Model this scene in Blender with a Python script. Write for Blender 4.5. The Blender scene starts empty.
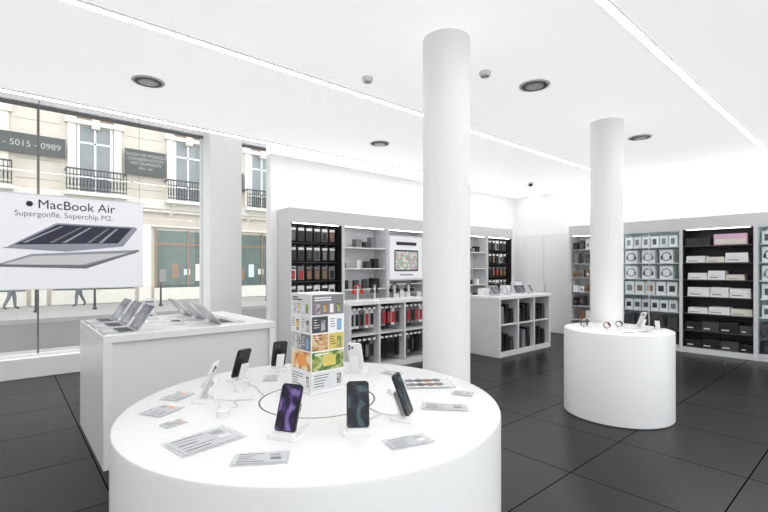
import bpy, bmesh, math, random
from mathutils import Matrix, Vector
random.seed(7)
scene = bpy.context.scene
COL = scene.collection

# ---------------------------------------------------------------- materials
def mat(name, col, rough=0.5, metal=0.0, emis=None, es=0.0, noise=0.0, nscale=6.0, spec=0.5, bump=0.0):
    m = bpy.data.materials.new(name); m.use_nodes = True
    nt = m.node_tree; b = nt.nodes['Principled BSDF']
    c = (col[0], col[1], col[2], 1)
    b.inputs['Base Color'].default_value = c
    b.inputs['Roughness'].default_value = rough
    b.inputs['Metallic'].default_value = metal
    b.inputs['Specular IOR Level'].default_value = spec
    if emis:
        b.inputs['Emission Color'].default_value = (emis[0], emis[1], emis[2], 1)
        b.inputs['Emission Strength'].default_value = es
    tc = nt.nodes.new('ShaderNodeTexCoord')
    n = nt.nodes.new('ShaderNodeTexNoise'); n.inputs['Scale'].default_value = nscale
    n.inputs['Detail'].default_value = 4
    nt.links.new(tc.outputs['Object'], n.inputs['Vector'])
    mx = nt.nodes.new('ShaderNodeMix'); mx.data_type = 'RGBA'
    k = 1 - noise
    mx.inputs[6].default_value = c
    mx.inputs[7].default_value = (c[0]*k, c[1]*k, c[2]*k, 1)
    nt.links.new(n.outputs['Fac'], mx.inputs[0])
    nt.links.new(mx.outputs[2], b.inputs['Base Color'])
    if bump:
        bp = nt.nodes.new('ShaderNodeBump'); bp.inputs['Strength'].default_value = bump
        nt.links.new(n.outputs['Fac'], bp.inputs['Height'])
        nt.links.new(bp.outputs['Normal'], b.inputs['Normal'])
    return m

def emit(name, col, s):
    m = bpy.data.materials.new(name); m.use_nodes = True
    nt = m.node_tree; nt.nodes.clear()
    e = nt.nodes.new('ShaderNodeEmission'); o = nt.nodes.new('ShaderNodeOutputMaterial')
    e.inputs[0].default_value = (*col, 1); e.inputs[1].default_value = s
    nt.links.new(e.outputs[0], o.inputs[0]); return m

def clear(name, tint=(1, 1, 1), fac=0.06, rough=0.02, surf=(1, 1, 1), diffuse=False):
    m = bpy.data.materials.new(name); m.use_nodes = True
    nt = m.node_tree; nt.nodes.clear()
    t = nt.nodes.new('ShaderNodeBsdfTransparent'); t.inputs[0].default_value = (*tint, 1)
    if diffuse:
        g = nt.nodes.new('ShaderNodeBsdfPrincipled'); g.inputs['Base Color'].default_value = (*surf, 1)
        g.inputs['Roughness'].default_value = rough
    else:
        g = nt.nodes.new('ShaderNodeBsdfGlossy'); g.inputs['Color'].default_value = (*surf, 1)
        g.inputs['Roughness'].default_value = rough
    x = nt.nodes.new('ShaderNodeMixShader'); x.inputs[0].default_value = fac
    o = nt.nodes.new('ShaderNodeOutputMaterial')
    nt.links.new(t.outputs[0], x.inputs[1]); nt.links.new(g.outputs[0], x.inputs[2])
    nt.links.new(x.outputs[0], o.inputs[0]); return m

def screen_mat(name, cols, scale=6.0, s=0.6):
    m = bpy.data.materials.new(name); m.use_nodes = True
    nt = m.node_tree; b = nt.nodes['Principled BSDF']
    b.inputs['Roughness'].default_value = 0.12
    b.inputs['Base Color'].default_value = (0.01, 0.01, 0.012, 1)
    tc = nt.nodes.new('ShaderNodeTexCoord'); n = nt.nodes.new('ShaderNodeTexNoise')
    n.inputs['Scale'].default_value = scale; n.inputs['Distortion'].default_value = 1.2; n.inputs['Detail'].default_value = 1
    r = nt.nodes.new('ShaderNodeValToRGB')
    els = r.color_ramp.elements
    els[0].position = 0.35; els[0].color = (*cols[0], 1)
    els[1].position = 0.68; els[1].color = (*cols[-1], 1)
    for i, c in enumerate(cols[1:-1]):
        e = els.new(0.35 + 0.33*(i+1)/(len(cols)-1)); e.color = (*c, 1)
    nt.links.new(tc.outputs['Object'], n.inputs['Vector']); nt.links.new(n.outputs['Fac'], r.inputs[0])
    nt.links.new(r.outputs[0], b.inputs['Emission Color']); b.inputs['Emission Strength'].default_value = s
    return m

def tile_mat():
    m = bpy.data.materials.new('dark_floor_tile'); m.use_nodes = True
    nt = m.node_tree; b = nt.nodes['Principled BSDF']
    tc = nt.nodes.new('ShaderNodeTexCoord'); mp = nt.nodes.new('ShaderNodeMapping')
    mp.inputs['Location'].default_value = (0.35, 0.2, 0)
    br = nt.nodes.new('ShaderNodeTexBrick')
    br.offset = 0.0; br.squash = 1.0
    br.inputs['Scale'].default_value = 1.0
    br.inputs['Brick Width'].default_value = 0.9; br.inputs['Row Height'].default_value = 0.9
    br.inputs['Mortar Size'].default_value = 0.005; br.inputs['Mortar Smooth'].default_value = 0.2
    br.inputs['Color1'].default_value = (0.007, 0.007, 0.008, 1)
    br.inputs['Color2'].default_value = (0.014, 0.014, 0.015, 1)
    br.inputs['Mortar'].default_value = (0.001, 0.001, 0.001, 1)
    n = nt.nodes.new('ShaderNodeTexNoise'); n.inputs['Scale'].default_value = 3; n.inputs['Detail'].default_value = 3
    mr = nt.nodes.new('ShaderNodeMapRange'); mr.inputs[3].default_value = 0.29; mr.inputs[4].default_value = 0.33
    nt.links.new(tc.outputs['Object'], mp.inputs[0]); nt.links.new(mp.outputs[0], br.inputs['Vector'])
    nt.links.new(tc.outputs['Object'], n.inputs['Vector'])
    nt.links.new(n.outputs['Fac'], mr.inputs[0]); nt.links.new(mr.outputs[0], b.inputs['Roughness'])
    nt.links.new(br.outputs['Color'], b.inputs['Base Color'])
    sp = nt.nodes.new('ShaderNodeMapRange'); sp.inputs[3].default_value = 0.20; sp.inputs[4].default_value = 0.0
    nt.links.new(br.outputs['Fac'], sp.inputs[0]); nt.links.new(sp.outputs[0], b.inputs['Specular IOR Level'])
    return m

WALL = mat('white_wall_paint', (0.87, 0.87, 0.87), 0.7, noise=0.02)
# white ceiling; glow added to brighten it and fill the room
CEIL = mat('white_ceiling_fill_glow', (0.88, 0.88, 0.88), 0.8, noise=0.01, emis=(1, 1, 1), es=0.56)
WHITE = mat('white_lacquer', (0.84, 0.845, 0.85), 0.28, noise=0.01)
COLM = mat('white_column_paint', (0.89, 0.89, 0.895), 0.5, noise=0.01)
TILE = tile_mat()
GREY = mat('grey_shelf_laminate', (0.64, 0.65, 0.66), 0.45, noise=0.03)
LGREY = mat('light_grey_laminate', (0.70, 0.71, 0.72), 0.45, noise=0.03)
DARK = mat('dark_shelf_interior', (0.016, 0.014, 0.014), 0.5, noise=0.1)
BLACK = mat('black_plastic', (0.012, 0.012, 0.013), 0.3)
DGREY = mat('dark_grey_plastic', (0.05, 0.05, 0.055), 0.4)
MGREY = mat('mid_grey_card', (0.20, 0.20, 0.21), 0.6)
SILVER = mat('brushed_aluminium', (0.62, 0.63, 0.65), 0.3, 0.9, noise=0.05, nscale=40)
WBOX = mat('white_cardboard', (0.82, 0.82, 0.83), 0.5)
PALE = mat('pale_backing_panel', (0.58, 0.68, 0.69), 0.5)
CREAMB = mat('cream_cardboard', (0.72, 0.68, 0.60), 0.6)
RED = mat('red_plastic', (0.50, 0.03, 0.035), 0.4)
ORANGE = mat('orange_print', (0.80, 0.32, 0.08), 0.5)
PINK = mat('pink_card', (0.70, 0.45, 0.58), 0.5)
YELLOW = mat('yellow_print', (0.80, 0.62, 0.15), 0.5, noise=0.4, nscale=40)
BROWN = mat('brown_print', (0.35, 0.2, 0.1), 0.5, noise=0.6, nscale=40)
SKYB = mat('sky_blue_print', (0.25, 0.50, 0.75), 0.5, noise=0.3, nscale=30)
KEYS = mat('black_keyboard', (0.03, 0.03, 0.033), 0.5)
SCR_P = screen_mat('purple_phone_screen', [(0.002, 0.001, 0.004), (0.015, 0.006, 0.05), (0.14, 0.07, 0.30), (0.24, 0.18, 0.42), (0.01, 0.005, 0.02)], 14, 0.8)
SCR_B = screen_mat('blue_phone_screen', [(0.002, 0.003, 0.005), (0.01, 0.02, 0.035), (0.07, 0.14, 0.17), (0.01, 0.015, 0.02)], 14, 0.7)
SCR_L = screen_mat('laptop_screen', [(0.05, 0.06, 0.08), (0.16, 0.18, 0.24), (0.35, 0.37, 0.42), (0.12, 0.13, 0.17)], 5, 0.5)
SCR_AD = screen_mat('advert_screen', [(0.8, 0.8, 0.82), (0.4, 0.6, 0.35), (0.6, 0.3, 0.45), (0.8, 0.8, 0.82)], 8, 0.8)
PRINT = mat('poster_white_print', (0.76, 0.77, 0.80), 0.6, emis=(0.93, 0.95, 1.0), es=0.20)  # faint glow added so the poster stays bright against the window
INK = mat('black_ink', (0.02, 0.02, 0.025), 0.6)
NAVYI = mat('navy_print', (0.03, 0.035, 0.08), 0.5, noise=0.7, nscale=9)
SILVI = mat('silver_print', (0.34, 0.36, 0.41), 0.5)
GLASS = clear('window_glass', (0.98, 0.99, 0.985), 0.05)
GLASSD = clear('display_glass', (0.95, 0.985, 0.985), 0.06)
ACRYL = clear('clear_acrylic', (1, 1, 1), 0.34, 0.1, (0.80, 0.83, 0.86), True)
STRIP = emit('led_strip_diffuser', (1.0, 0.99, 0.98), 24)
SHELFGLOW = emit('added_shelf_glow', (1, 1, 1), 6)  # glowing strips added under the shelf headers to brighten the bays
STONE = mat('cream_limestone', (0.68, 0.625, 0.54), 0.9, noise=0.22, nscale=1.5)
STONE2 = mat('pale_stone_trim', (0.78, 0.745, 0.68), 0.9, noise=0.18, nscale=3)
IRON = mat('wrought_iron', (0.03, 0.03, 0.035), 0.6)
PANE = mat('upper_window_pane', (0.28, 0.32, 0.33), 0.15, noise=0.5, nscale=2)
SHOPGL = mat('storefront_glass', (0.12, 0.19, 0.17), 0.1, noise=0.8, nscale=2.5)
SIGN = mat('slate_sign_board', (0.06, 0.07, 0.07), 0.7)
SIGNW = mat('sign_lettering', (0.42, 0.43, 0.41), 0.7)
ASPH = mat('grey_asphalt', (0.16, 0.16, 0.165), 0.9, noise=0.25, nscale=12)
PAVE = mat('pale_pavement', (0.38, 0.375, 0.36), 0.9, noise=0.2, nscale=4)
FRAMEW = mat('white_window_frame', (0.80, 0.81, 0.82), 0.4)
VENT = mat('vent_grey_slot', (0.30, 0.30, 0.30), 0.6)

# ---------------------------------------------------------------- mesh builder
class MB:
    def __init__(s):
        s.v = []; s.f = []; s.m = []; s.mats = []; s.M = Matrix()
    def mi(s, m):
        if m not in s.mats: s.mats.append(m)
        return s.mats.index(m)
    def add(s, vs, fs, m, M=None):
        T = s.M @ M if M is not None else s.M
        o = len(s.v); s.v += [tuple(T @ Vector(p)) for p in vs]
        k = s.mi(m)
        for f in fs:
            s.f.append([o+i for i in f]); s.m.append(k)
    def box(s, x0, x1, y0, y1, z0, z1, m, M=None):
        s.add([(x0,y0,z0),(x1,y0,z0),(x1,y1,z0),(x0,y1,z0),(x0,y0,z1),(x1,y0,z1),(x1,y1,z1),(x0,y1,z1)],
              [(3,2,1,0),(4,5,6,7),(0,1,5,4),(1,2,6,5),(2,3,7,6),(3,0,4,7)], m, M)
    def prism(s, pts, z0, z1, m, M=None):
        n = len(pts)
        vs = [(p[0], p[1], z0) for p in pts] + [(p[0], p[1], z1) for p in pts]
        fs = [tuple(range(n-1, -1, -1)), tuple(range(n, 2*n))] + [(i, (i+1) % n, n+(i+1) % n, n+i) for i in range(n)]
        s.add(vs, fs, m, M)
    def rr(s, w, h, r, t0, t1, m, M=None, n=5):
        pts = []
        for cx, cy, a in ((w/2-r, h/2-r, 0), (-w/2+r, h/2-r, 90), (-w/2+r, -h/2+r, 180), (w/2-r, -h/2+r, 270)):
            for i in range(n+1):
                t = math.radians(a+90*i/n); pts.append((cx+r*math.cos(t), cy+r*math.sin(t)))
        s.prism(pts, t0, t1, m, M)
    def lathe(s, prof, cx, cy, m, n=64, M=None, mlist=None):
        vs = []; 
        for r, z in prof:
            for i in range(n):
                a = 2*math.pi*i/n; vs.append((cx+r*math.cos(a), cy+r*math.sin(a), z))
        for j in range(len(prof)-1):
            fs = [(j*n+i, j*n+(i+1) % n, (j+1)*n+(i+1) % n, (j+1)*n+i) for i in range(n)]
            if j == 0: s.add(vs, fs, m if not mlist else mlist[0], M); base = len(s.v)-len(vs)
            else:
                k = s.mi(m if not mlist else mlist[j])
                for f in fs: s.f.append([base+q for q in f]); s.m.append(k)
        if prof[0][0] > 1e-4: s.f.append([base+i for i in range(n-1, -1, -1)]); s.m.append(s.mi(m if not mlist else mlist[0]))
        if prof[-1][0] > 1e-4: s.f.append([base+(len(prof)-1)*n+i for i in range(n)]); s.m.append(s.mi(m if not mlist else mlist[-1]))
    def cyl(s, cx, cy, z0, z1, r, m, n=24, M=None, r2=None):
        s.lathe([(r, z0), (r if r2 is None else r2, z1)], cx, cy, m, n, M)
    def tube(s, pts, r, m, n=8, M=None, closed=False):
        pts = [Vector(p) for p in pts]; N = len(pts); vs = []
        for i, p in enumerate(pts):
            a = pts[(i-1) % N] if (closed or i > 0) else p
            b = pts[(i+1) % N] if (closed or i < N-1) else p
            d = (b-a).normalized()
            u = d.cross(Vector((0, 0, 1)))
            if u.length < 0.05: u = d.cross(Vector((0, 1, 0)))
            u.normalize(); w = d.cross(u)
            for k in range(n):
                t = 2*math.pi*k/n; vs.append(p + r*(math.cos(t)*u + math.sin(t)*w))
        fs = []
        for i in range(N if closed else N-1):
            j = (i+1) % N
            for k in range(n): fs.append((i*n+k, i*n+(k+1) % n, j*n+(k+1) % n, j*n+k))
        if not closed:
            fs.append(tuple(range(n-1, -1, -1))); fs.append(tuple((N-1)*n+k for k in range(n)))
        s.add(vs, fs, m, M)
    def ring(s, cx, y, cz, r0, r1, m, n=24):   # flat annulus facing -y
        vs = []
        for i in range(n):
            a = 2*math.pi*i/n
            vs += [(cx+r0*math.cos(a), y, cz+r0*math.sin(a)), (cx+r1*math.cos(a), y, cz+r1*math.sin(a))]
        s.add(vs, [(2*i, 2*i+1, 2*((i+1) % n)+1, 2*((i+1) % n)) for i in range(n)], m)
    def obj(s, name, parent=None, bevel=0.0, loc=None, rz=0.0):
        me = bpy.data.meshes.new(name); me.from_pydata(s.v, [], s.f); 
        for m in s.mats: me.materials.append(m)
        me.polygons.foreach_set('material_index', s.m)
        bm = bmesh.new(); bm.from_mesh(me); bmesh.ops.recalc_face_normals(bm, faces=bm.faces); bm.to_mesh(me); bm.free()
        me.polygons.foreach_set('use_smooth', [True]*len(me.polygons))
        me.set_sharp_from_angle(angle=math.radians(32))
        me.update()
        o = bpy.data.objects.new(name, me); COL.objects.link(o)
        if parent: o.parent = parent
        if loc: o.location = loc
        if rz: o.rotation_euler = (0, 0, rz)
        if bevel:
            b = o.modifiers.new('bevel', 'BEVEL'); b.width = bevel; b.segments = 2; b.limit_method = 'ANGLE'
        return o

def empty(name, loc=(0, 0, 0), rz=0.0):
    o = bpy.data.objects.new(name, None); COL.objects.link(o); o.location = loc; o.rotation_euler = (0, 0, rz)
    o.empty_display_size = 0.1
    return o

def text(name, body, size, loc, m, parent=None, rot=(math.pi/2, 0, 0), align='CENTER', ext=0.0):
    c = bpy.data.curves.new(name, 'FONT'); c.body = body; c.size = size; c.align_x = align; c.extrude = ext
    c.materials.append(m)
    o = bpy.data.objects.new(name, c); COL.objects.link(o); o.location = loc; o.rotation_euler = rot
    if parent: o.parent = parent
    return o

def simple(name, boxes, m, bevel=0):
    b = MB()
    for q in boxes: b.box(*q, m)
    return b.obj(name, bevel=bevel)

# ---------------------------------------------------------------- room shell
H = 3.35
simple('floor', [(-4, 9.95, -3, 8.25, -0.12, 0)], TILE)
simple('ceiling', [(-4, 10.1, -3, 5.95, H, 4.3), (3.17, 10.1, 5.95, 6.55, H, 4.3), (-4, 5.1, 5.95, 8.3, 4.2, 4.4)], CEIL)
simple('wall_shelving', [(3.17, 9.95, 6.4, 6.55, 0, H)], WALL)
simple('wall_back', [(9.95, 10.1, -3, 6.55, 0, H)], WALL)
simple('wall_left', [(-4.15, -4, -3, 8.3, 0, 4.3)], WALL)
simple('wall_bay', [(5.0, 5.1, 6.55, 8.3, 0, 4.2)], WALL)
simple('wall_window', [(2.69, 3.25, 7.7, 8.25, 0.0, 4.2)], WALL, 0.004)
simple('trim_window_sill', [(-4, 2.69, 7.95, 8.25, 0, 0.28), (3.25, 5.0, 7.95, 8.25, 0, 0.28)], WHITE, 0.005)
simple('trim_window_head', [(-4, 2.69, 8.0, 8.25, 3.90, 4.2), (3.25, 5.0, 8.0, 8.25, 3.90, 4.2)], WHITE)
simple('wall_front', [(-4, 10.1, -3.15, -3, 0, 0.25), (-4, 10.1, -3.15, -3, 3.2, H+0.9), (-4, -3.5, -3.15, -3, 0.25, 3.2),
                      (8.5, 10.1, -3.15, -3, 0.25, 3.2), (2.2, 2.8, -3.15, -3, 0.25, 3.2)], WALL)
def window(name, x0, x1, y, z0, z1, mull=(), fm=None):
    p = empty(name, (0, 0, 0)); fm = fm or FRAMEW
    b = MB(); t = 0.04
    b.box(x0, x1, y-.03, y+.03, z0, z0+t, FRAMEW); b.box(x0, x1, y-.03, y+.03, z1-t, z1, fm)
    b.box(x0, x0+t, y-.03, y+.03, z0+t, z1-t, FRAMEW); b.box(x1-t, x1, y-.03, y+.03, z0+t, z1-t, FRAMEW)
    for mx in mull: b.box(mx-.012, mx+.012, y-.02, y+.02, z0+t, z1-t, MGREY)
    b.obj('frame', p)
    g = MB(); g.add([(x0+t, y, z0+t), (x1-t, y, z0+t), (x1-t, y, z1-t), (x0+t, y, z1-t)], [(0, 1, 2, 3)], GLASS); g.obj('glass', p)
window('window_1', -4, 2.69, 8.10, 0.28, 3.90, (0.37,), MGREY)
window('window_2', 3.25, 5.0, 8.10, 0.28, 3.90, (), MGREY)
window('added_fill_window_1', -3.5, 2.2, -3.08, 0.25, 3.2)  # unseen glazing added behind the camera to let in fill daylight
window('added_fill_window_2', 2.8, 8.5, -3.08, 0.25, 3.2)  # second unseen opening, also added for fill daylight
simple('baseboard_back', [(9.93, 9.95, 4.8, 4.86, 0, 0.08), (9.93, 9.95, 6.24, 6.4, 0, 0.08)], LGREY)

p = empty('door_1', (9.945, 5.55, 0), 0)
b = MB()
b.box(-.03, 0, -.62, -.004, .01, 2.32, WALL); b.box(-.03, 0, .004, .62, .01, 2.32, WALL)
b.box(-.036, 0, -.68, -.62, 0, 2.38, WALL); b.box(-.036, 0, .62, .68, 0, 2.38, WALL); b.box(-.036, 0, -.62, .62, 2.32, 2.38, WALL)
b.tube([(-.03, -.06, 1.0), (-.07, -.06, 1.0), (-.07, -.06, 1.2), (-.03, -.06, 1.2)], .008, SILVER)
b.obj('door_leaf', p)

# ---------------------------------------------------------------- ceiling lights and fittings
def strip(x0, x1, y0, y1):
    b = MB(); b.box(x0, x1, y0, y1, H-.02, H, STRIP)
    e = .006
    b.box(x0-e, x1+e, y0-e, y0, H-.018, H, FRAMEW); b.box(x0-e, x1+e, y1, y1+e, H-.018, H, FRAMEW)
    return b.obj('led_ceiling_light')
strip(-3.5, 8.3, 3.57, 3.615)
strip(-3.8, 9.75, 5.82, 5.865)
strip(0.4, 8.9, 1.25, 1.295)
strip(9.42, 9.465, -2.5, 5.2)
strip(-3.5, 8.9, -1.15, -1.105)  # unseen strip, added out of view for extra light
for x, y in ((1.05, 4.69), (3.95, 2.31), (6.62, 2.28), (4.10, 4.84), (0.2, 0.0)):
    b = MB()
    prof = [(0.145, H), (0.145, H-.010), (0.12, H-.014), (0.116, H-.006), (0.088, H-.006), (0.085, H-.018), (0.06, H-.022), (0.0001, H-.024)]
    b.lathe(prof, 0, 0, WHITE, 40, mlist=[LGREY, WHITE, VENT, MGREY, VENT, LGREY, WHITE, WHITE])
    b.obj('ceiling_vent', loc=(x, y, 0))
for x, y in ((3.34, 2.45), (2.6, 3.25)):
    b = MB(); b.lathe([(0.055, H), (0.055, H-.02), (0.04, H-.045), (0.0001, H-.05)], 0, 0, FRAMEW, 28); b.obj('smoke_detector', loc=(x, y, 0))
b = MB(); b.lathe([(0.06, H), (0.06, H-.03)], 0, 0, WHITE, 24); b.lathe([(0.05, H-.03), (0.045, H-.06), (0.025, H-.08), (0.0001, H-.085)], 0, 0, BLACK, 24)
b.obj('security_camera', loc=(8.4, 5.0, 0))

# ---------------------------------------------------------------- columns
for x, y in ((2.651, 2.316), (5.637, 2.32)):
    b = MB(); b.lathe([(0.188, 0), (0.188, 0.06), (0.186, 0.062), (0.186, H)], 0, 0, COLM, 72); b.obj('round_column', loc=(x, y, 0))

# ---------------------------------------------------------------- drum tables
TX, TY, TH = 1.125, 1.783, 0.93
def drum(name, x, y, r, h, hub=False):
    p = empty(name, (x, y, 0)); b = MB()
    pr = [(r-.006, 0), (r-.006, .008), (r, .008), (r, h-.012), (r-.004, h-.004), (r-.012, h)]
    if hub:
        pr += [(.272, h), (.270, h-.005), (.265, h-.005), (.263, h), (0.0001, h)]
        ml = [DGREY]+[WHITE]*5+[MGREY, VENT, MGREY, WHITE, WHITE]
    else:
        pr += [(.0001, h)]; ml = [DGREY]+[WHITE]*6
    b.lathe(pr, 0, 0, WHITE, 128, mlist=ml); b.obj('drum_body', p)
    return p
round_table = drum('round_display_table', TX, TY, 0.839, TH, True)
drum('round_pedestal_table', 4.996, 1.949, 0.529, 0.90)
Rv = Vector((.757, -.6534, 0)); Fv = Vector((.6534, .757, 0))
def tp(a, b_, z=TH+.0005): return Vector((TX, TY, z)) + a*Rv + b_*Fv

RX = Matrix.Rotation(math.pi/2, 4, 'X')
def phone_parts(b, w=.086, h=.172, scr=SCR_P, tilt=-22, body=BLACK, z=.018):
    M = Matrix.Translation((0, -.012, z)) @ Matrix.Rotation(math.radians(tilt), 4, 'X') @ Matrix.Translation((0, 0, h/2)) @ RX
    b.rr(w, h, .014, 0, .009, body, M)
    b.rr(w-.004, h-.004, .013, .009, .0093, BLACK, M)
    b.rr(w-.010, h-.010, .011, .0093, .0096, scr, M)
    b.rr(.024, .006, .003, .0096, .0099, BLACK, M @ Matrix.Translation((0, h/2-.014, 0)))
    b.rr(.038, .040, .010, -.003, 0, body, M @ Matrix.Translation((w/2-.024, h/2-.026, 0)))
    for dx, dy in ((.010, .009), (.010, -.009), (-.009, 0)):
        b.lathe([(.007, 0), (.007, -.006)], 0, 0, DGREY, 16, M @ Matrix.Translation((w/2-.024+dx, h/2-.026+dy, 0)))
    b.box(w/2, w/2+.0015, .003, .006, -.01, .02, body, M @ RX.inverted())
def phone(a, b_, name='smartphone_on_stand', scr=SCR_P, body=BLACK, turn=0, base=None, z=TH, out=None):
    pos = base if base is not None else tp(a, b_)
    o = out if out is not None else (a*Rv + b_*Fv)
    th = math.atan2(o.y, o.x) + math.pi/2 + math.radians(turn)
    p = empty(name, pos, th)
    b = MB()
    b.rr(.12, .10, .018, 0, .012, WHITE)
    b.rr(.09, .03, .01, .012, .022, WHITE, Matrix.Translation((0, -.02, 0)))
    M = Matrix.Translation((0, .012, .010)) @ Matrix.Rotation(math.radians(-22), 4, 'X')
    b.box(-.022, .022, 0, .008, 0, .10, WHITE, M)
    b.tube([(0, .02, .02), (0, .05, .006), (.01, .09, .004), (.02, .13, .004)], .003, WHITE, 6)
    b.obj('charging_stand', p)
    c = MB(); phone_parts(c, scr=scr, body=body); c.obj('phone', p)
    return p
phone(-.045, -.46, scr=SCR_P, turn=-12)
phone(.215, -.42, scr=SCR_B, turn=-22)
phone(.405, -.27, scr=SCR_B, turn=14)
phone(-.48, .33, scr=SCR_B)
phone(-.52, -.02, scr=SCR_P, body=LGREY)
phone(-.33, .60, scr=SCR_B)
phone(.15, .54, scr=SCR_B, body=WHITE)

clear_print = clear('printed_film', (1, 1, 1), 0.5, 0.4, (0.82, 0.84, 0.86), True)
def plate(a, b_, w, d, ang, n=5, big=False):
    b = MB(); b.rr(w, d, .006, 0, .006, ACRYL)
    b.rr(w*.9, d*.86, .004, .0062, .0066, clear_print if not big else WBOX)
    rnd = random.Random(int((a+3)*1000))
    if big:
        for i in range(5):
            for j in range(2):
                b.lathe([(d*.13, .0067), (d*.13, .0095)], -w*.36+i*w*.18, -d*.2+j*d*.4, [MGREY, DGREY, BROWN, MGREY, LGREY][i], 16)
    else:
        for i in range(n):
            y = d*.32 - i*d*.64/(n-1); L = w*rnd.uniform(.2, .5)
            b.box(-w*.4, -w*.4+L, y-d*.014, y+d*.014, .0067, .0071, INK if i % 2 == 0 else MGREY)
        b.box(w*.18, w*.36, -d*.22, -d*.02, .0067, .0071, rnd.choice([ORANGE, MGREY, LGREY]))
        for q in range(4): b.box(w*.16+q*w*.05, w*.18+q*w*.05, d*.08, d*.3, .0067, .0071, MGREY)
    th = math.atan2(Rv.y, Rv.x) + math.radians(ang)
    return b.obj('price_tag_plate' if not big else 'accessory_sample_board', loc=tp(a, b_), rz=th)
plate(-.328, -.508, .24, .17, 50)
plate(-.085, -.66, .18, .09, 8)
plate(.40, -.52, .17, .09, 25)
plate(.585, -.13, .21, .10, -8)
plate(-.65, -.18, .14, .13, 70)
plate(-.68, .03, .13, .10, 75)
plate(.55, .27, .26, .20, 5, big=True)
plate(-.32, .38, .12, .08, 100)
plate(.36, .50, .13, .08, -30)
plate(-.62, .25, .10, .07, 110)
plate(.70, .08, .10, .07, -20)
plate(-.05, .66, .12, .07, 10)
plate(-.52, -.34, .09, .06, 55)
for a, b_, th in ((.36, .10, .3), (-.42, .14, 1.1), (.02, .42, -.4), (-.36, -.24, .8)):
    b = MB(); b.rr(.062, .048, .020, 0, .018, WHITE); b.rr(.0615, .0475, .0198, .018, .019, LGREY); b.rr(.060, .046, .020, .019, .026, WHITE)
    b.lathe([(.002, 0), (.002, .0008)], 0, 0, MGREY, 8, Matrix.Translation((0, -.024, .010)) @ RX)
    b.obj('earbud_case', bevel=.003, loc=tp(a, b_), rz=th)
def cable(pts):
    b = MB(); P = []
    for i in range(len(pts)-1):
        p0 = pts[max(i-1, 0)]; p1 = pts[i]; p2 = pts[i+1]; p3 = pts[min(i+2, len(pts)-1)]
        for q in range(6):
            t = q/6
            P.append([.5*(2*p1[k]+(p2[k]-p0[k])*t+(2*p0[k]-5*p1[k]+4*p2[k]-p3[k])*t*t+(3*p1[k]-p0[k]-3*p2[k]+p3[k])*t**3) for k in (0, 1)])
    P.append(pts[-1]); b.tube([tp(x, y, TH+.004)-Vector((TX, TY, 0)) for x, y in P], .0032, LGREY, 6)
    return b.obj('charging_cable', round_table)
cable([(-.43, -.10), (-.40, -.15), (-.34, -.12), (-.38, -.04), (-.30, -.02)])
cable([(-.40, .24), (-.35, .20), (-.31, .12), (-.27, .05)])
cable([(.24, -.31), (.29, -.22), (.24, -.14), (.20, -.17)])

# advert tower on the round table
p = empty('brochure_display_tower', tp(-.03, .19))
b = MB(); s = .098; hh = .492
b.box(-s, s, -s, s, 0, hh, WBOX); b.box(-s-.006, s+.006, -s-.006, s+.006, 0, .010, WHITE)
b.obj('tower_body', p, 0.002)
PHOTO1 = screen_mat('landscape_print', [(0.08, 0.22, 0.04), (0.38, 0.50, 0.10), (0.80, 0.76, 0.40)], 22, 0.65)
PHOTO2 = screen_mat('sunset_print', [(0.40, 0.15, 0.05), (0.85, 0.5, 0.2), (0.88, 0.8, 0.55)], 22, 0.65)
PHOTO3 = screen_mat('product_print', [(0.1, 0.1, 0.11), (0.5, 0.5, 0.52), (0.8, 0.8, 0.8)], 45, 0.6)
def tower_face(c, M, seed):
    R = random.Random(seed)
    def q(x0, x1, z0, z1, m, lay=0):
        y = -s-.001-.0004*lay
        c.add([(x0, y, z0), (x1, y, z0), (x1, y, z1), (x0, y, z1)], [(0, 1, 2, 3)], m, M)
    def lines(x0, x1, z0, z1, n, m=INK, t=.0032):
        for i in range(n):
            z = z1-(i+.5)*(z1-z0)/n; q(x0, x0+(x1-x0)*R.uniform(.5, 1), z-t/2, z+t/2, m, 2)
    def device(cx, cz, k, m=DGREY, sc=PHOTO3):
        q(cx-.014*k, cx+.014*k, cz-.028*k, cz+.028*k, m, 1); q(cx-.012*k, cx+.012*k, cz-.024*k, cz+.024*k, sc, 2)
    q(-.094, .094, .388, .487, LGREY if seed % 2 else MGREY)
    lines(-.08, .02, .455, .478, 2, INK if seed % 2 else WBOX, .006); 
    for i in range(4): device(-.06+i*.04, .418, .8, DGREY if i % 2 else PINK, [PHOTO3, PHOTO2, WBOX, PHOTO1][i])
    # two-column grid
    for row, (z0, z1) in enumerate(((.300, .380), (.212, .292))):
        for col, (x0, x1) in enumerate(((-.094, -.002), (.002, .094))):
            bg = [[DGREY, WBOX, PHOTO2, YELLOW], [WBOX, LGREY, PHOTO3, MGREY]][seed % 2][row*2+col]
            q(x0, x1, z0, z1, bg)
            if bg in (PHOTO2, PHOTO3): lines(x0+.012, x0+.06, z1-.026, z1-.008, 2, WBOX)
            else:
                device((x0+x1)/2+.018, (z0+z1)/2-.006, 1.0, MGREY, [PHOTO1, PHOTO2, PHOTO3, SKYB][(row+col+seed) % 4])
                lines(x0+.010, x0+.045, z0+.02, z1-.010, 4, INK if bg in (WBOX, LGREY, YELLOW) else WBOX)
    q(-.094, .094, .112, .204, PHOTO1 if seed % 2 == 0 else PHOTO2); q(-.03, .045, .132, .186, YELLOW if seed % 2 == 0 else ORANGE, 1)
    lines(-.08, .0, .186, .200, 1, WBOX, .005)
    q(-.094, .094, .018, .104, WBOX if seed % 2 else LGREY); lines(-.082, .03, .03, .096, 5); device(.065, .06, .9)
c = MB()
for i, ang in enumerate((-90, 0, 90, 180)): tower_face(c, Matrix.Rotation(math.radians(ang), 4, 'Z'), i+1)
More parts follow.
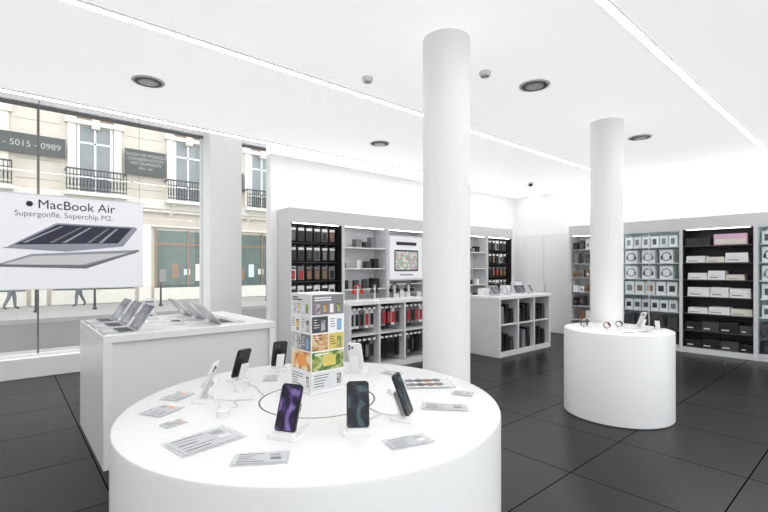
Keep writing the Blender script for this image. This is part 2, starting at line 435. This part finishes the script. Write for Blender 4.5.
c.obj('printed_panels', p)

# items on the pedestal table
def ped(dx, dy): return Vector((4.996, 1.949, .9005)) + dx*Rv + dy*Fv
def watch(pos, th, strap):
    p = empty('smartwatch_on_stand', pos, th); b = MB()
    b.rr(.09, .07, .015, 0, .01, WHITE); b.cyl(0, .01, .01, .05, .018, WHITE, 16, r2=.012); b.obj('stand', p)
    c = MB(); M = Matrix.Translation((0, 0, .065)) @ Matrix.Rotation(math.radians(-40), 4, 'X') @ RX
    c.rr(.04, .046, .012, -.005, .006, BLACK, M); c.rr(.034, .04, .01, .006, .0065, SCR_P, M)
    loop = [(0, .02+.032*math.cos(t), .052+.030*math.sin(t)) for t in [2*math.pi*i/20 for i in range(20)]]
    for off in (-.010, -.004, .004, .010): c.tube([(off, q[1], q[2]) for q in loop], .0035, strap, 6, closed=True)
    c.obj('watch', p)
watch(ped(-.34, -.02), 0.6, BLACK); watch(ped(-.16, -.15), 0.2, RED); watch(ped(.02, -.05), 0.4, DGREY)
watch(ped(-.24, .17), 0.9, PINK)
phone(0, 0, scr=SCR_B, body=LGREY, base=ped(.24, -.02), out=Vector((.3, 1, 0)))
phone(0, 0, scr=SCR_P, body=BLACK, base=ped(.36, -.14), out=Vector((1, .1, 0)))
for dx, dy, th in ((-.05, -.33, -.6), (.14, -.28, -.5)):
    b = MB(); b.rr(.12, .07, .005, 0, .006, ACRYL); b.box(-.05, .02, -.02, -.012, .0065, .007, INK); b.box(-.05, .04, .01, .018, .0065, .007, INK)
    b.obj('price_tag_plate', loc=ped(dx, dy), rz=th)

# ---------------------------------------------------------------- laptop bench
LX0, LX1, LY0, LY1, LH = .57, 2.0, 3.93, 5.28, 1.03
p = empty('laptop_display_table', (0, 0, 0)); b = MB()
b.box(LX0, LX1, LY0, LY1, LH-.06, LH, WHITE)
b.obj('table_top', p, .004)
b = MB(); b.box(LX0, LX0+.06, LY0, LY1, 0, LH-.06, WHITE); b.box(LX1-.06, LX1, LY0, LY1, 0, LH-.06, WHITE)
b.box(LX0+.06, LX1-.06, LY0+.04, LY0+.08, 0.0, LH-.06, WHITE); b.box(LX0+.06, LX1-.06, LY1-.08, LY1-.04, 0.0, LH-.06, WHITE)
b.obj('panel_legs', p, .003)
def laptop(x, y, z, th, ang=20, w=.34, d=.235):
    p = empty('open_laptop', (x, y, z+.0005), th); b = MB()
    b.rr(w, d, .014, 0, .013, SILVER)
    b.rr(w*.86, d*.46, .005, .0131, .0138, KEYS, Matrix.Translation((0, d*.18, 0)))
    for j in range(5):
        for i in range(13):
            b.box(-w*.42+i*w*.065, -w*.42+i*w*.065+w*.052, d*-.03+j*d*.088, d*-.03+j*d*.088+d*.068, .0138, .0148, BLACK)
    b.rr(w*.38, d*.3, .006, .0131, .0134, LGREY, Matrix.Translation((0, -d*.28, 0)))
    b.obj('base', p)
    c = MB(); M = Matrix.Translation((0, d/2-.004, .013)) @ Matrix.Rotation(math.radians(-ang), 4, 'X') @ Matrix.Translation((0, 0, d/2)) @ RX
    c.rr(w, d, .014, -.003, .003, SILVER, M); c.rr(w*.965, d*.94, .008, .003, .0034, BLACK, M); c.rr(w*.93, d*.88, .006, .0034, .0037, SCR_L, M)
    c.tube([(-w*.35, d/2-.003, .012), (w*.35, d/2-.003, .012)], .005, DGREY, 8)
    c.lathe([(.018, -.0031), (.018, -.0034)], 0, 0, LGREY, 20, M)
    c.obj('lid', p)
for yy in (4.14, 4.58, 5.02): laptop(.70, yy, LH, -math.pi/2, 34)
for yy in (4.2, 4.62, 5.02): laptop(1.62, yy, LH, math.pi/2, 42)
for x, y in ((1.12, 4.95), (1.2, 4.3)):
    b = MB(); b.box(-.07, .07, -.04, .04, 0, .008, ACRYL); b.box(-.065, .065, -.003, .003, .008, .21 if y > 4.5 else .06, ACRYL)
    b.box(-.055, .055, -.0045, -.003, .05 if y > 4.5 else .02, .19 if y > 4.5 else .05, LGREY); b.box(-.04, .03, -.006, -.0045, .03, .04, INK)
    if y > 4.5: b.box(-.04, .04, -.006, -.0045, .17, .18, INK)
    b.obj('acrylic_sign_holder', loc=(x, y, LH+.0005), rz=-.6)
b = MB()
b.tube([(.95, 4.56, LH+.0045), (1.05, 4.6, LH+.0045), (1.2, 4.56, LH+.0045), (1.3, 4.6, LH+.0045), (1.38, 4.62, LH+.0045)], .004, WHITE)
b.obj('charging_cable')

# ---------------------------------------------------------------- window poster
p = empty('hanging_window_poster', (-.31, 7.80, 1.26)); W_, H_ = 1.98, 1.31
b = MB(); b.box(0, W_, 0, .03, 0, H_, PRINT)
b.box(-.01, W_+.01, -.004, .034, -.012, 0, LGREY); b.box(-.01, W_+.01, -.004, .034, H_, H_+.012, LGREY)
b.tube([(.68, .015, H_), (.68, .015, 4.2-1.26)], .006, MGREY); b.tube([(W_-.05, .015, H_), (W_-.05, .015, 4.2-1.26)], .003, MGREY)
b.obj('poster_panel', p)
c = MB()
def pp(poly, m, y):
    c.add([(q[0]*W_, y, q[1]*H_) for q in poly], [tuple(range(len(poly)))], m)
pp([(.17, .44), (.44, .71), (.94, .71), (.84, .50)], SILVI, -.002)
pp([(.21, .465), (.45, .695), (.92, .695), (.825, .51)], NAVYI, -.003)
for i in range(7):
    t = i/7; pp([(.25+t*.52, .49+t*.02), (.47+t*.4, .68), (.485+t*.4, .68), (.275+t*.52, .49+t*.02)], [SILVI, NAVYI, MGREY][i % 3], -.004)
pp([(.14, .43), (.17, .44), (.84, .50), (.94, .71), (.96, .69), (.86, .475), (.5, .40)], SILVI, -.0035)
pp([(.12, .26), (.30, .37), (.97, .44), (.95, .40), (.62, .25), (.14, .235)], SILVI, -.002)
pp([(.14, .255), (.30, .345), (.90, .40), (.60, .26)], LGREY, -.003)
pp([(.12, .26), (.62, .25), (.97, .44), (.97, .42), (.62, .215), (.13, .235)], MGREY, -.004)
c.obj('printed_laptops', p)
text('headline', 'MacBook Air', .175, (W_*.57, -.003, H_*.86), INK, p)
b = MB(); b.lathe([(.038, 0), (.038, .001)], 0, 0, INK, 20, Matrix.Translation((W_*.29, -.003, H_*.90)) @ RX); b.obj('logo_mark', p)
text('subline', 'Supergonflé. Superchip M2.', .105, (W_*.5, -.003, H_*.77), MGREY, p)

# ---------------------------------------------------------------- shelving
def shelving(name, loc, rz, bays, bw, depth, top, header=.22, plinth=.10, kinds=None):
    p = empty(name, loc, rz)
    fr = MB(); pr = MB(); gl = MB(); W = bays*bw; t = .025
    rnd = random.Random(len(name)+bays)
    for i in range(bays+1):
        x = i*bw; fr.box(x-(t if i else 0), x+(t if i < bays else 0), 0, depth, 0, top, GREY)
    for i in range(bays):
        x0 = i*bw+t; x1 = (i+1)*bw-t; k = kinds[i]
        fr.box(x0, x1, 0, depth, top-header, top, GREY); fr.box(x0, x1, .02, depth, 0, plinth, GREY)
        inner = {'dark': DARK, 'cases': DARK, 'light': LGREY, 'glass': PALE, 'screen': LGREY, 'small': LGREY}[k]
        fr.box(x0, x1, depth-.02, depth, plinth, top-header, inner)
        fr.box(x0, x0+.006, .02, depth-.02, plinth, top-header, inner); fr.box(x1-.006, x1, .02, depth-.02, plinth, top-header, inner)
        fr.box(x0+.05, x1-.05, .04, .06, top-header-.012, top-header, SHELFGLOW)
        za, zb = plinth, top-header; xa, xb = x0+.012, x1-.012
        if k in ('dark',):
            n = 7; st = (zb-za)/n
            for j in range(n):
                z = za+j*st; fr.box(xa, xb, .03, depth-.02, z-.009 if j else z, z+.009, DGREY)
                zz = z+.010
                if j <= 1:
                    x = xa+.02
                    while x < xb-.16:
                        w = rnd.uniform(.17, .3); w = min(w, xb-.01-x)
                        pr.box(x, x+w, .06, .34, zz, zz+st*rnd.uniform(.35, .62), BLACK if rnd.random() < .75 else DGREY)
                        pr.box(x+.03, x+w*.5, .058, .06, zz+.03, zz+.05, LGREY); x += w+.01
                elif j == 2 or j == 3 or j == 4 or j == 5:
                    x = xa+.02+rnd.uniform(0, .05)
                    while x < xb-.2:
                        w = rnd.uniform(.24, .34); w = min(w, xb-.01-x); h = st*rnd.uniform(.3, .6)
                        m = WBOX if rnd.random() < .8 else CREAMB
                        pr.box(x, x+w, .06, .32, zz, zz+h*.48, m); pr.box(x+.004, x+w-.004, .064, .32, zz+h*.5, zz+h, m)
                        pr.box(x+.03, x+w*.6, .058, .06, zz+h*.2, zz+h*.3, MGREY); x += w+.012
                else:
                    pr.box(xa+.02, xa+.4, .06, .3, zz, zz+st*.45, BLACK)
                    pr.box(xa+.45, xb-.08, .06, .3, zz, zz+st*.62, PINK); pr.box(xa+.47, xb-.1, .058, .06, zz+.02, zz+.1, CREAMB)
        elif k == 'glass':
            n = 7; st = (zb-za)/n
            for j in range(n):
                z = za+j*st; fr.box(xa, xb, .05, depth-.02, z-.008 if j else z, z+.008, LGREY if j > 1 else DGREY)
                zz = z+.009; num = [6, 5, 6, 5, 3, 3, 6][j]; w = (xb-xa-.06)/num
                for q in range(num):
                    x = xa+.03+q*w
                    h = st*(.82 if j in (3, 4, 5) else .68)
                    m = BLACK if (j <= 0 or (j == 1 and q % 2)) else (DGREY if j == 1 else (WBOX if rnd.random() < .8 else LGREY))
                    ww = w*.9 if j not in (4, 5) else w*.72
                    pr.box(x, x+ww, .10, .30, zz, zz+h, m)
                    cx = x+ww/2; cz = zz+h*.48
                    if j in (4, 5):
                        pr.ring(cx, .098, cz, h*.26, h*.33, DGREY if (q+j) % 2 else MGREY)
                        pr.box(cx-h*.36, cx-h*.22, .094, .099, cz-h*.22, cz+h*.05, BLACK if (q+j) % 2 else MGREY)
                        pr.box(cx+h*.22, cx+h*.36, .094, .099, cz-h*.22, cz+h*.05, BLACK if (q+j) % 2 else MGREY)
                    elif j == 6: pr.box(x+ww*.25, x+ww*.7, .097, .1, cz-.05, cz+.06, rnd.choice([ORANGE, MGREY, DGREY, MGREY]))
                    else:
                        pr.box(x+ww*.22, x+ww*.78, .097, .1, cz-h*.22, cz+h*.22, rnd.choice([MGREY, DGREY, DGREY, BROWN, BLACK]))
            gl.add([(xa, .012, za), (xb, .012, za), (xb, .012, zb), (xa, .012, zb)], [(0, 1, 2, 3)], GLASSD)
            fr.box((xa+xb)/2-.008, (xa+xb)/2+.008, .004, .02, za, zb, LGREY)
            fr.box(xa, xb, .004, .02, za, za+.02, LGREY); fr.box(xa, xb, .004, .02, zb-.02, zb, LGREY)
        elif k in ('cases', 'small'):
            n = 7; st = (zb-za)/n
            for j in range(n):
                z = za+j*st
                fr.box(xa, xb, .12 if k == 'cases' else .05, depth-.02, z-.006 if j else z, z+.006, DGREY if k == 'cases' else LGREY)
                num = 6 if k == 'cases' else 7; w = (xb-xa-.04)/num
                for q in range(num):
                    x = xa+.02+q*w
                    if k == 'cases':
                        c1 = rnd.choice([WBOX, DGREY, DGREY, BLACK, MGREY]) if j >= 3 else rnd.choice([WBOX, MGREY, MGREY])
                        c2 = rnd.choice([BLACK, DGREY, BLACK, BROWN, MGREY, BLACK]) if j != 4 else rnd.choice([BROWN, RED, BROWN, BLACK])
                        pr.box(x+.01, x+w*.80, .13, .17, z+.03, z+st*.80, c1)
                        pr.box(x+.014, x+w*.78, .128, .13, z+st*.64, z+st*.77, WBOX if j != 4 else MGREY)
                        pr.rr(w*.5, st*.44, .01, 0, .008, c2, Matrix.Translation((x+w*.42, .13, z+st*.36)) @ RX)
                        pr.box(x+w*.40, x+w*.44, .05, .13, z+st*.82, z+st*.85, SILVER)
                    else:
                        if rnd.random() < .12: continue
                        h = st*rnd.uniform(.4, .82)
                        pr.box(x+.008, x+w*rnd.uniform(.7, .9), .08, .26, z+.008, z+h, rnd.choice([WBOX, WBOX, MGREY, DGREY, BLACK, BLACK, LGREY, BROWN]))
                        pr.box(x+w*.25, x+w*.55, .077, .08, z+h*.3, z+h*.6, rnd.choice([DGREY, MGREY, BROWN, INK, LGREY]))
        elif k == 'light':
            n = 6; st = (zb-za)/n
            for j in range(n):
                z = za+j*st; fr.box(xa, xb, .03, depth-.02, z-.009 if j else z, z+.009, WBOX); zz = z+.010
                x = xa+.04
                while x < xb-.14:
                    kind = rnd.random(); w = rnd.uniform(.08, .15)
                    if kind < .35: pr.cyl(x+w/2, .17, zz, zz+rnd.uniform(.08, .17), w*.42, rnd.choice([BLACK, WBOX, BLACK, DGREY]), 18)
                    elif kind < .75: pr.box(x, x+w, .1, .22, zz, zz+rnd.uniform(.07, .2), rnd.choice([WBOX, BLACK, MGREY, BROWN, DGREY]))
                    x += w+rnd.uniform(.03, .1)
        elif k == 'screen':
            zc = 1.74
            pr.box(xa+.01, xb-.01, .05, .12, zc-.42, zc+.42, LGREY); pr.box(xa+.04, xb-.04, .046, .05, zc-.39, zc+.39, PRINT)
            pr.rr(.62, .40, .02, 0, .004, DGREY, Matrix.Translation(((xa+xb)/2, .046, zc-.05)) @ RX)
            pr.box((xa+xb)/2-.285, (xa+xb)/2+.285, .040, .042, zc-.22, zc+.12, SCR_AD)
            pr.box(xa+.2, xb-.2, .042, .046, zc+.24, zc+.30, INK)
            pr.box(xa+.3, xb-.3, .042, .046, zc-.33, zc-.31, MGREY)
            for z in (.5, .9, 1.25): fr.box(xa, xb, .03, depth-.02, z-.009, z+.009, LGREY)
            for q in range(6):
                for z in (.11, .51, .91): pr.box(xa+.03+q*.15, xa+.15+q*.15, .08, .25, z, z+rnd.uniform(.12, .28), rnd.choice([WBOX, DGREY, BLACK, MGREY]))
    fr.obj('frame', p); pr.obj('products', p)
    if gl.v: gl.obj('glass_doors', p)
    return p
shelving('wall_shelving_unit', (3.29, 6.0, 0), 0, 6, .997, .39, 2.475, kinds=['cases', 'light', 'screen', 'small', 'light', 'cases'])
shelving('wall_shelving_unit', (9.5, 4.72, 0), -math.pi/2, 6, 1.07, .44, 2.475, kinds=['small', 'glass', 'dark', 'glass', 'dark', 'small'])

def counter(name, x, y, w, d, h, cols, mode):
    p = empty(name, (x, y, 0)); b = MB(); q = MB(); t = .03; rnd = random.Random(3+cols)
    b.box(-.01, w+.01, -.01, d+.01, h-.05, h, WHITE); b.box(0, .05, 0, d, 0, h-.05, LGREY); b.box(w-.05, w, 0, d, 0, h-.05, LGREY)
    b.box(.05, w-.05, d-.03, d, 0, h-.05, LGREY); b.box(.05, w-.05, .0, d-.03, 0, .08, LGREY)
    cw = (w-.1)/cols
    for i in range(cols):
        x0 = .05+i*cw; x1 = x0+cw
        if i: b.box(x0-.02, x0+.02, 0, d-.03, .08, h-.05, LGREY)
        b.box(x0+.02, x1-.02, .01, d-.03, .54, .565, LGREY)
        b.box(x0+.02, x1-.02, d-.05, d-.03, .08, h-.05, DGREY)
        for z0, z1 in ((.08, .54), (.565, h-.05)):
            if mode == 'cases':
                n = 5; ww = (cw-.06)/n; low = z0 < .3
                for k in range(n):
                    c1 = rnd.choice([BLACK, DGREY, MGREY]) if low else rnd.choice([WBOX, MGREY, WBOX, BLACK]); xx = x0+.03+k*ww
                    q.box(xx+.012, xx+ww-.012, .10, .2, z0+.08, z1-.08, c1)
                    q.rr(ww*.6, (z1-z0)*.40, .008, 0, .006, rnd.choice([BLACK, DGREY, BLACK, MGREY] if low else [BLACK, RED, RED, BLACK]), Matrix.Translation((xx+ww/2, .10, (z0+z1)/2-.01)) @ RX)
                    q.box(xx+ww*.45, xx+ww*.55, .04, .2, z1-.06, z1-.05, SILVER)
                    q.box(xx+ww*.2, xx+ww*.8, .035, .04, z1-.075, z1-.045, WBOX)
            else:
                n = 3; ww = (cw-.1)/n
                for k in range(n):
                    xx = x0+.05+k*ww; hh_ = (z1-z0)*rnd.uniform(.5, .8)
                    q.prism([(xx+.01, 0), (xx+ww-.01, 0), (xx+ww-.03, hh_), (xx+.03, hh_)], -.35, -.06, rnd.choice([BLACK, DGREY, BLACK, MGREY]),
                            Matrix.Translation((0, 0, z0+.001)) @ RX)
    b.obj('cabinet', p, .003); q.obj('products', p)
counter('low_display_counter', 3.75, 5.12, 1.7, .45, 1.05, 3, 'cases')
counter('low_display_counter', 6.43, 4.42, 1.72, .68, 1.05, 3, 'bags')

def headphones(x, y, z, m, th=0):
    p = empty('headphones_on_stand', (x, y, z+.0005), th); b = MB()
    b.lathe([(.06, 0), (.06, .012), (.012, .016), (.010, .22), (.02, .225), (.0001, .228)], 0, 0, WHITE, 24); b.obj('stand', p)
    c = MB(); c.tube([(.078*math.cos(t), 0, .165+.075*math.sin(t)) for t in [math.pi*i/18 for i in range(19)]], .011, m, 8)
    for sx in (-1, 1):
        M = Matrix.Translation((sx*.078, 0, .14)) @ Matrix.Rotation(math.pi/2, 4, 'Y')
        c.lathe([(.0001, -.018), (.03, -.018), (.038, -.008), (.038, .010), (.03, .018), (.0001, .018)], 0, 0, m, 22, M)
    c.obj('headphones', p)
headphones(4.05, 5.30, 1.05, RED); headphones(4.4, 5.32, 1.05, DGREY, .4); headphones(4.8, 5.3, 1.05, BLACK); headphones(5.15, 5.33, 1.05, BLACK)
def tablet(x, y, z, th):
    p = empty('tablet_on_stand', (x, y, z+.0005), th); b = MB()
    b.rr(.16, .12, .01, 0, .012, SILVER); b.box(-.03, .03, .02, .03, .012, .12, SILVER); b.obj('stand', p)
    c = MB(); M = Matrix.Translation((0, -.03, .014)) @ Matrix.Rotation(math.radians(-28), 4, 'X') @ Matrix.Translation((0, 0, .09)) @ RX
    c.rr(.25, .18, .012, 0, .008, WBOX, M); c.rr(.235, .165, .006, .008, .0085, SCR_L, M); c.obj('tablet', p)
for i, (x, th) in enumerate(((6.7, .0), (7.1, .5), (7.5, -.4), (7.9, .3))): tablet(x, 4.7, 1.05, th)
b = MB()
for i, x in enumerate((6.62, 6.95, 7.3, 7.7)): b.box(x, x+.2, 4.9, 5.02, 1.0505, 1.05+[.12, .2, .16, .22][i], [WBOX, BLACK, WBOX, LGREY][i])
b.obj('boxed_accessories', bevel=.002)

# ---------------------------------------------------------------- street outside
simple('near_pavement', [(-30, 50, 8.25, 11.0, -.25, -.05)], PAVE)
simple('road', [(-30, 50, 11.0, 17.3, -.35, -.15)], ASPH)
simple('far_pavement', [(-30, 50, 17.3, 23.0, -.25, -.02)], PAVE)
simple('ground_front', [(-30, 50, -30, -3.15, -.3, -.1)], PAVE)
p = empty('stone_apartment_building', (0, 23.0, 0))
b = MB(); g = MB(); r = MB()
b.box(-25, 45, .0, .6, -.02, 14, STONE)
b.box(-25, 45, -.35, 0, 4.35, 4.75, STONE2); b.box(-25, 45, -.22, 0, 4.2, 4.35, STONE2); b.box(-25, 45, -.18, 0, 3.5, 3.6, STONE2)
b.box(-25, 45, -.3, 0, 8.9, 9.2, STONE2)
for k in range(-5, 9):
    cx = 3.03+3.9*k
    g.box(cx-.62, cx+.62, -.02, .0, 4.75, 7.7, PANE)
    for dx in (-.66, .56): g.box(cx+dx, cx+dx+.1, -.06, 0, 4.75, 7.75, FRAMEW)
    g.box(cx-.04, cx+.04, -.05, 0, 4.75, 7.7, FRAMEW); g.box(cx-.62, cx+.62, -.05, 0, 6.95, 7.03, FRAMEW); g.box(cx-.62, cx+.62, -.05, 0, 5.5, 5.55, FRAMEW)
    for dx in (-1.0, .7): b.box(cx+dx, cx+dx+.3, -.14, 0, 4.75, 7.8, STONE2)
    pts = [(cx-1.1, 7.75), (cx+1.1, 7.75)] + [(cx+1.1*math.cos(math.pi*i/12), 7.9+.65*math.sin(math.pi*i/12)) for i in range(13)]
    b.prism(pts, 0, .22, STONE2, RX)
    b.prism([(cx+.7*math.cos(math.pi*i/12), 7.95+.4*math.sin(math.pi*i/12)) for i in range(13)], .22, .24, BROWN, RX)
    b.box(cx-.14, cx+.14, -.3, 0, 7.6, 8.4, STONE2)
    b.box(cx-1.15, cx+1.15, -.75, 0, 4.62, 4.78, STONE2)
    for dx in (-.9, .7): b.prism([(0, 4.62), (-.55, 4.62), (0, 4.0)], cx+dx, cx+dx+.2, STONE2, Matrix(((0, 0, 1, 0), (1, 0, 0, 0), (0, 1, 0, 0), (0, 0, 0, 1))))
    r.box(cx-1.1, cx+1.1, -.72, -.68, 5.68, 5.74, IRON); r.box(cx-1.1, cx+1.1, -.72, -.68, 4.84, 4.88, IRON); r.box(cx-1.1, cx+1.1, -.715, -.685, 5.45, 5.48, IRON)
    for i in range(19):
        x = cx-1.09+i*2.18/18; r.box(x-.014, x+.014, -.714, -.686, 4.78, 5.7, IRON)
        if i < 18: r.tube([(x+.06+.045*math.cos(t), -.7, 5.15+.16*math.sin(t)) for t in [2*math.pi*q/10 for q in range(10)]], .011, IRON, 4, closed=True)
    for sx in (-1.1, 1.07): r.box(cx+sx, cx+sx+.03, -.7, 0, 5.68, 5.74, IRON)
    sx = cx
    g.box(sx-1.45, sx-.05, -.04, 0, .6, 3.35, SHOPGL); g.box(sx+.05, sx+1.45, -.04, 0, .6, 3.35, SHOPGL)
    for dx in (-1.5, -.05, 1.45): g.box(sx+dx, sx+dx+.08, -.09, 0, .1, 3.4, BROWN)
    g.box(sx-1.45, sx+1.45, -.08, 0, 2.65, 2.75, BROWN); b.box(sx-1.55, sx+1.55, -.1, 0, 0, .6, STONE2)
    for q in range(5):
        g.box(sx-1.3+q*.55, sx-1.0+q*.55, -.05, -.04, .9+.15*(q % 3), 1.5+.25*(q % 2), [CREAMB, MGREY, BROWN, PALE, CREAMB][(q+k) % 5])
    b.box(cx+1.7, cx+2.2, -.2, 0, 0, 3.5, STONE2)
    for z in (5.2, 6.0, 6.8, 7.6): b.box(cx+1.2, cx+2.7, -.006, 0, z, z+.02, MGREY)
b.obj('facade', p); g.obj('windows_and_storefronts', p); r.obj('balcony_railings', p)
s1 = MB(); s1.box(-2.9, 1.95, -.25, -.2, 6.15, 6.95, SIGN); s1.box(4.15, 5.85, -.25, -.15, 5.85, 7.0, SIGN); s1.box(8.05, 9.7, -.25, -.15, 5.6, 6.6, SIGN)
s1.obj('sign_boards', p)
text('sign_text_1', '1749 - 109 - 5015 - 0989', .34, (1.8, -.26, 6.43), SIGNW, p, align='RIGHT')
text('sign_text_2', 'CHOIX DE MUSIQUE\nCONSERVATION\nINSTRUMENTS\nAU 1er', .2, (5.0, -.26, 6.7), SIGNW, p)
text('sign_text_3', 'MUSIQUE', .28, (8.9, -.26, 6.0), SIGNW, p)
for x in (-1.5, .85, 2.6, 4.9, 7.3, 9.6):
    b = MB(); b.lathe([(.07, -.02), (.07, .05), (.04, .07), (.035, .85), (.055, .88), (.05, .95), (.0001, .99)], 0, 0, IRON, 16); b.obj('street_bollard', loc=(x, 19.8, 0))

# ---------------------------------------------------------------- pedestrians
SKIN = mat('skin', (0.55, 0.36, 0.27), 0.6); JEANS = mat('grey_denim', (0.16, 0.17, 0.20), 0.8, noise=.3); COAT = mat('brown_coat', (0.22, 0.14, 0.09), 0.8)
HAIR = mat('brown_hair', (0.06, 0.035, 0.02), 0.7); SHOE = mat('dark_shoe', (0.06, 0.05, 0.045), 0.5)
def person(loc, th, coat):
    V = [(0,0,.95),(0,0,1.15),(0,0,1.38),(0,.01,1.50),(0,.01,1.60),(0,.0,1.70),
         (.09,0,.90),(.10,-.10,.50),(.10,-.12,.10),(.10,-.25,.045),(-.09,0,.90),(-.10,.06,.50),(-.10,.22,.13),(-.10,.13,.045),
         (.19,0,1.40),(.24,.08,1.12),(.23,.0,.88),(.23,-.02,.78),(-.19,0,1.40),(-.24,-.08,1.12),(-.23,-.18,.92),(-.23,-.22,.83)]
    E = [(0,1),(1,2),(2,3),(3,4),(4,5),(0,6),(6,7),(7,8),(8,9),(0,10),(10,11),(11,12),(12,13),(2,14),(14,15),(15,16),(16,17),(2,18),(18,19),(19,20),(20,21)]
    Rr = [.15,.13,.16,.055,.095,.08,.095,.068,.048,.038,.095,.068,.048,.038,.06,.045,.035,.03,.06,.045,.035,.03]
    me = bpy.data.meshes.new('pedestrian'); me.from_pydata(V, E, [])
    o = bpy.data.objects.new('pedestrian', me); COL.objects.link(o)
    sk = o.modifiers.new('skin', 'SKIN'); sk.use_smooth_shade = True
    for i, d in enumerate(me.skin_vertices[0].data): d.radius = (Rr[i], Rr[i]*.85); d.use_root = (i == 0)
    sb = o.modifiers.new('sub', 'SUBSURF'); sb.levels = 2; sb.render_levels = 2
    dg = bpy.context.evaluated_depsgraph_get(); nm = bpy.data.meshes.new_from_object(o.evaluated_get(dg))
    o.modifiers.clear(); o.data = nm
    nm.materials.clear()
    for m in (SKIN, JEANS, coat, HAIR, SHOE): nm.materials.append(m)
    for f in nm.polygons:
        c = f.center; f.use_smooth = True
        if c.z > 1.70 or (c.z > 1.56 and c.y > .04): f.material_index = 3
        elif c.z > 1.5: f.material_index = 0
        elif c.z > .84 and not (abs(c.x) > .19 and c.z < .88): f.material_index = 2
        elif abs(c.x) > .19: f.material_index = 0
        elif c.z < .1: f.material_index = 4
        else: f.material_index = 1
    zmin = min(v.co.z for v in nm.vertices)
    o.location = (loc[0], loc[1], loc[2]-zmin); o.rotation_euler = (0, 0, th)
person((.2, 22.0, -.02), math.pi/2, COAT); person((2.35, 22.0, -.02), -math.pi/2, MGREY)

# ---------------------------------------------------------------- world, camera
w = bpy.data.worlds.new('World'); scene.world = w; w.use_nodes = True
bg = w.node_tree.nodes['Background']; bg.inputs[0].default_value = (0.95, 0.98, 1.0, 1); bg.inputs[1].default_value = 2.35

cam = bpy.data.cameras.new('camera'); co = bpy.data.objects.new('camera', cam); COL.objects.link(co)
cam.sensor_width = 36; cam.lens = 440/768*36; cam.shift_y = 12/768; cam.clip_start = .05; cam.clip_end = 200
co.location = (0, 0, 1.55); co.rotation_euler = (math.pi/2, 0, math.radians(49.2-90))
scene.camera = co
scene.view_settings.view_transform = 'Standard'
scene.view_settings.look = 'None'
scene.view_settings.exposure = 0.12
